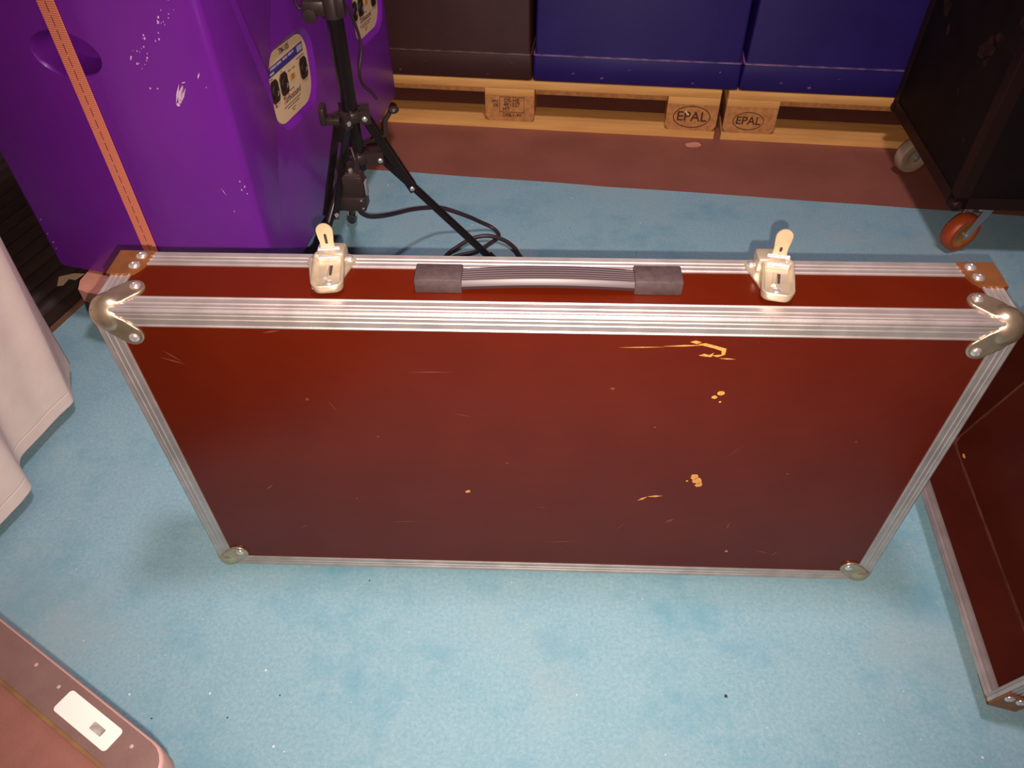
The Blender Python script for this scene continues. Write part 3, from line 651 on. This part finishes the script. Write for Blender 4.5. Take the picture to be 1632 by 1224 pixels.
# ------------------------------------------------------------------ tripod stand
pole = V((-.3045, 1.4, 0)); t = thing('tripod_stand', 'black tripod light stand in front of the purple speakers', 'stand', Matrix.Translation(pole))
mm = MB(); mm.tube([(0, 0, .300), (0, 0, .625)], .0150, 20); mm.obj('pole', M['stand'], t, 50)
mm = MB(); mm.tube([(0, 0, .62), (0, 0, 1.35)], .0115, 20); mm.obj('inner_pole', M['stand'], t, 50)
mm = MB(); mm.lathe((0, 0, .596), (0, 0, 1), [(.017, 0), (.021, .002), (.021, .05), (.018, .056)], 20); mm.box((-.050, -.018, .602), (-.012, .012, .628), .004); mm.box((.008, -.024, .604), (.024, -.006, .64), .003); clamp = mm.obj('clamp', M['bracket'], t, 40)
mm = MB(); mm.lathe((-.034, -.030, .612), (0, -1, 0), [(.006, -.012), (.009, 0), (.012, .006), (.012, .012), (.005, .013)], 14); mm.obj('knob', M['yellow_ring'] if 0 else M['bracket'], clamp, 40)
angs = [R(10), R(111), R(237)]
def collar(name, z, rad, hh):
    mm = MB(); mm.lathe((0, 0, z-hh/2), (0, 0, 1), [(.0155, 0), (.022, 0), (.0235, .002), (.0235, hh-.002), (.022, hh), (.0155, hh)], 24)
    for g in angs:
        u = V((math.cos(g), math.sin(g), 0)); v = V((-u.y, u.x, 0))
        for s in (-1, 1):
            p0 = u*.016+v*(s*.013); mm.loft([[p0+u*a_+v*b_+V((0, 0, zz)) for a_, b_ in ((0, -.003), (rad-.016, -.003), (rad-.016, .003), (0, .003))] for zz in (z-hh/2-.006, z+hh/2)])
        for q in (-1, 1):
            pass
    mm.sphere
    return mm.obj(name, M['bracket'], t, 40)
uc = collar('upper_collar', .416, .036, .020); lc = collar('lower_collar', .328, .050, .020)
mm = MB()
u = V((math.cos(R(170)), math.sin(R(170)), 0)); mm.box((-.050, -.030, .408), (-.018, -.006, .420), .002); mm.box((-.054, -.034, .408), (-.043, -.004, .442), .003); mm.obj('cable_hook', M['bracket'], uc, 40)
def bolt(p, ax, par, r=.0052):
    mm = MB(); mm.lathe(p, ax, [(r, 0), (r, .0015), (r*.6, .003), (.0003, .0034)], 12); mm.obj('bolt', M['rivet'], par, 40)
for g in angs:
    u = V((math.cos(g), math.sin(g), 0)); v = V((-u.y, u.x, 0))
    hinge = u*.043+V((0, 0, .321)); bp_ = u*.100+V((0, 0, .249)); foot = u*(.270 if 1.8 < g < 2.1 else .283)+V((0, 0, .010)); top_ = u*.025+V((0, 0, .411))
    d = (foot-hinge).normalized()
    mm = MB(); mm.tube([hinge-d*.008, bp_, foot-d*.004], .0085, 14); lg = mm.obj('leg', M['stand'], t, 50)
    mm = MB(); mm.tube([foot-d*.042, foot-d*.004, foot+d*.004], [.0125, .0130, .0105], 14); mm.obj('rubber_foot', M['bracket'], lg, 50)
    mm = MB(); dd = (bp_-top_).normalized(); side_ = v; nrm = dd.cross(side_)
    for sg in (-1, 1):
        mm.prism([(sg*.0125-.0020, -.0080), (sg*.0125+.0020, -.0080), (sg*.0125+.0020, .0080), (sg*.0125-.0020, .0080)], dd, (bp_-top_).length+.016, top_-dd*.008, side_, nrm)
    mm.prism([(-.0125, -.0080), (.0125, -.0080), (.0125, -.0060), (-.0125, -.0060)], dd, .030, top_+dd*.010, side_, nrm)
    s_ = mm.obj('strut', M['stand'], t, 30)
    for sg in (-1, 1):
        bolt(bp_+v*(sg*.0145), v*sg, s_); bolt(top_+v*(sg*.0158), v*sg, uc); bolt(hinge+v*(sg*.0158), v*sg, lc)
# lever knob behind the right leg
mm = MB(); kp = V((.058, .010, .365)); mm.tube([kp, kp+V((.004, .006, .030)), kp+V((.016, .008, .048))], [.004, .005, .005], 10); mm.sphere(kp+V((.022, .008, .050)), .011, 14, .6); mm.tube([V((.0, .02, .34)), kp], .004, 8); mm.obj('lever_knob', M['bracket'], t, 50)
# power brick hanging on the stand, with its lead
bo = V((-.318, 1.348, .243)); t2 = thing('power_supply', 'black power supply box hanging on the tripod stand', 'power supply', frame(bo, R(-4)))
mm = MB(); mm.box((-.026, -.014, .034), (.028, .018, .075), .003); mm.box((-.028, -.018, 0), (.029, .020, .030), .003); mm.box((-.024, -.012, .028), (.025, .016, .036)); mm.obj('housing', M['bracket'], t2, 40)
mm = MB(); mm.plate(rrect(.044, .024, .002, 2), (.001, .002, .0752), (1, 0, 0), (0, 1, 0), (0, 0, 1), .0008); mm.obj('top_label', M['handle_block'], t2, 30)
mm = MB(); mm.box((.029, -.006, .030), (.0335, .010, .060), .0012); mm.obj('switch', M['fork'], t2, 30)
for k in ((.022, .026), (.024, .008)):
    mm = MB(); mm.lathe((k[0], -.018, k[1]), (0, -1, 0), [(.0022, 0), (.002, .001), (.0003, .0012)], 8); mm.obj('screw', M['rivet'], t2, 30)
mm = MB(); mm.tube([(.014, .004, .075), (.017, .006, .10), (.010, .016, .122), (-.002, .020, .118)], .0035, 8); mm.tube([(.020, .0, .075), (.0205, .002, .105)], .003, 8); mm.obj('hanger', M['cable'], t2, 50)
def cat(pts, n=8):
    pts = [V(p) for p in pts]; out = []
    for i in range(len(pts)-1):
        p0, p1, p2, p3 = pts[max(i-1, 0)], pts[i], pts[i+1], pts[min(i+2, len(pts)-1)]
        for k in range(n):
            q = k/n; out.append(.5*((2*p1)+(p2-p0)*q+(2*p0-5*p1+4*p2-p3)*q*q+(3*p1-p0-3*p2+p3)*q**3))
    return out+[pts[-1]]
mm = MB()
mm.tube(cat([(-.311, 1.352, .242), (-.309, 1.360, .222), (-.299, 1.384, .196), (-.280, 1.427, .168), (-.258, 1.471, .145), (-.229, 1.521, .122), (-.193, 1.562, .100), (-.161, 1.582, .085), (-.107, 1.594, .055), (-.075, 1.605, .030), (-.046, 1.607, .012), (-.030, 1.590, .0055), (-.031, 1.572, .0055), (-.050, 1.548, .0055), (-.085, 1.515, .0055), (-.139, 1.492, .0055), (-.200, 1.43, .0055), (-.205, 1.36, .0055), (-.10, 1.27, .0055), (.04, 1.29, .0055), (.065, 1.40, .0055), (.025, 1.487, .008), (.008, 1.523, .012), (-.018, 1.548, .016), (-.055, 1.562, .018), (-.094, 1.554, .016), (-.130, 1.527, .010), (-.160, 1.490, .0055), (-.23, 1.33, .0055), (-.22, 1.15, .0055), (-.1, 1.0, .0055), (.25, .95, .0055)]), .0050, 10)
tag(mm.obj('power_cable', M['cable'], None, 50), 'black power cable looping over the carpet behind the flight case', 'cable')
mm = MB(); mm.tube(cat([(-.292, 1.41, .63), (-.278, 1.43, .58), (-.272, 1.435, .53), (-.280, 1.425, .49), (-.279, 1.432, .46), (-.266, 1.440, .440), (-.258, 1.442, .425)]), .0028, 8)
tag(mm.obj('thin_lead', M['cable'], None, 50), 'thin dark lead hanging down along the tripod pole', 'cable')
mm = MB(); mm.tube(cat([(-.372, 1.40, .70), (-.371, 1.40, .66), (-.368, 1.40, .622), (-.362, 1.40, .610), (-.355, 1.40, .622), (-.352, 1.40, .66), (-.345, 1.41, .72)]), .0030, 8)
tag(mm.obj('cable_loop', M['cable'], None, 50), 'dark cable loop dangling left of the tripod clamp', 'cable')

# ------------------------------------------------------------------ white tablecloth at the left
hem = [(-.900, 1.120), (-.876, 1.063), (-.853, 1.020), (-.851, 1.004), (-.861, .975), (-.871, .945), (-.882, .905), (-.890, .872), (-.880, .848), (-.858, .826), (-.843, .806), (-.846, .780), (-.858, .748), (-.872, .70), (-.868, .65), (-.860, .60), (-.872, .54), (-.885, .48), (-.872, .42), (-.870, .36)]
hemf = cat([(x, y, 0) for x, y in hem], 5)
n = len(hemf)
tops = [(-.830, 1.060), (-.806, 1.048), (-.792, 1.034), (-.787, 1.018), (-.786, .992)]+[(-.786-.0004*k, hem[k][1]+.03*max(0, (9-k)/9)) for k in range(5, len(hem))]
top = cat([(x, y, 0) for x, y in tops], 5)
ZH, ZC = .03, .745
rows = []
for z in (ZH, ZH+.0012, .034, .046, .056, .0582, .0595, .0608, .063, .073, .09, .12, .20, .30, .40, .5, .6, .68, .72, .738, ZC):
    f_ = (z-ZH)/(ZC-ZH); f2 = f_
    off = .0007 if z in (.0595,) else 0
    rows.append([V((p.x*(1-f2)+q.x*f2+.0035*noise.noise(V((p.y*30, z*2.2, 7)))*min(1, f_*6)-(.02 if z == ZC else (.006 if z == .738 else 0))-off, p.y*(1-f2)+q.y*f2+.0012*noise.noise(V((p.y*22, z*5, 0))), z+.004*noise.noise(V((p.y*14, 3, 0)))*(1-f_))) for p, q in zip(hemf, top)])
mm = MB(); mm.loft(rows, caps=False, closed=False)
edge_top = rows[-1]
mm.loft([edge_top, [V((-1.45, p.y*.9+.06, ZC+.001)) for p in edge_top]], caps=False, closed=False)
# far side of the cloth
far = [(-.900, 1.120), (-.95, 1.105), (-1.0, 1.125), (-1.06, 1.105), (-1.12, 1.125), (-1.2, 1.11), (-1.3, 1.125), (-1.4, 1.115)]
mm.loft([[V((x, y if z < .5 else 1.06+0*y, z)) for x, y in far] for z in (.03, .3, .6, .745)], caps=False, closed=False)
co = mm.obj('tablecloth', M['cloth'], None, 60)
md = co.modifiers.new('thick', 'SOLIDIFY'); md.thickness = .0012; md.offset = -1
tag(co, 'white tablecloth with a stitched hem hanging at the left edge', 'tablecloth')

# ------------------------------------------------------------------ grey plastic case, nearest at the lower left
ge = V((.848, -.530, 0)).normalized(); gi = V((-ge.y*-1, 0, 0)); gi = V((ge.y, -ge.x, 0))      # inward (left, towards the viewer)
GZ = .5; go = V((-.258, .201, 0)); t = thing('grey_case', 'grey brown plastic case with a white label, nearest the viewer at lower left', 'case', Matrix.Translation((go.x, go.y, 0)))
GL, GWd = .50, .40
def gp(u, v, z): return ge*(-u)+gi*v+V((0, 0, z))                        # u back along the edge, v inward
def gr(ins, z, r=.022, tp=0): return [gp(GL/2+p, GWd/2+q, z) for p, q in rrect(GL-2*ins, GWd-2*ins, r, 6)]
mm = MB(); mm.loft([gr(.030, .002), gr(.026, .006), gr(.010, GZ-.05), gr(.010, GZ-.030)]); mm.obj('body', M['grey'], t, 40)
mm = MB(); mm.loft([gr(.002, GZ-.030), gr(0, GZ-.028), gr(0, GZ-.003), gr(.0006, GZ-.0012), gr(.0022, GZ), gr(.0026, GZ)], caps=False); mm.obj('rim', M['greyedge'], t, 40)
mm = MB(); mm.loft([gr(.0020, GZ-.010), gr(.0020, GZ+.0001), gr(.0032, GZ+.0004), gr(.0320, GZ+.0004, .012), gr(.0320, GZ-.006, .012)], caps=False); mm.obj('lid_border', M['grey'], t, 30)
mm = MB(); mm.loft([gr(.0320, GZ-.006, .012), gr(.0320, GZ-.0006, .012), gr(.0325, GZ-.0003, .012), gr(.0352, GZ-.0003, .010), gr(.0352, GZ-.006, .010)], caps=False); mm.obj('seam', M['seam'], t, 30)
mm = MB(); mm.loft([gr(.0352, GZ-.008, .010), gr(.0352, GZ-.0016, .010), gr(.037, GZ-.0010, .009)]); mm.obj('lid_panel', M['greylid'], t, 30)
mm = MB(); lc_ = gp(.0805, .0168, GZ+.0004)
mm.plate(rrect(.0625, .0185, .003, 4), lc_, ge, gi, (0, 0, 1), .0004); lb = mm.obj('label_strip', M['label'], t, 0)
mm = MB(); mm.plate(rrect(.013, .0060, .0008, 2), lc_+ge*.0125+gi*.0005+V((0, 0, .0004)), ge, gi, (0, 0, 1), .0002); mm.obj('print', M['labelwin'], lb, 0)
mm = MB()
for u, v in ((.155, .010), (.123, .012), (.035, .012)): mm.lathe(gp(u, v, GZ+.0003), (0, 0, 1), [(.0016, 0), (.0016, .0004), (.0003, .0006)], 8)
mm.obj('stud', M['greyedge'], t, 0)
mm = MB(); mm.plate(blob(0, 0, .003, 7), (0, 0, 0), (1, 0, 0), (0, 1, 0), (0, 0, 1), .001); 
gq = mm.obj('grit_speck', M['dark_slot'], None, 0); gq.location = (.304, .441, .0003); tag(gq, 'tiny dark speck on the carpet in front of the flight case', 'speck')
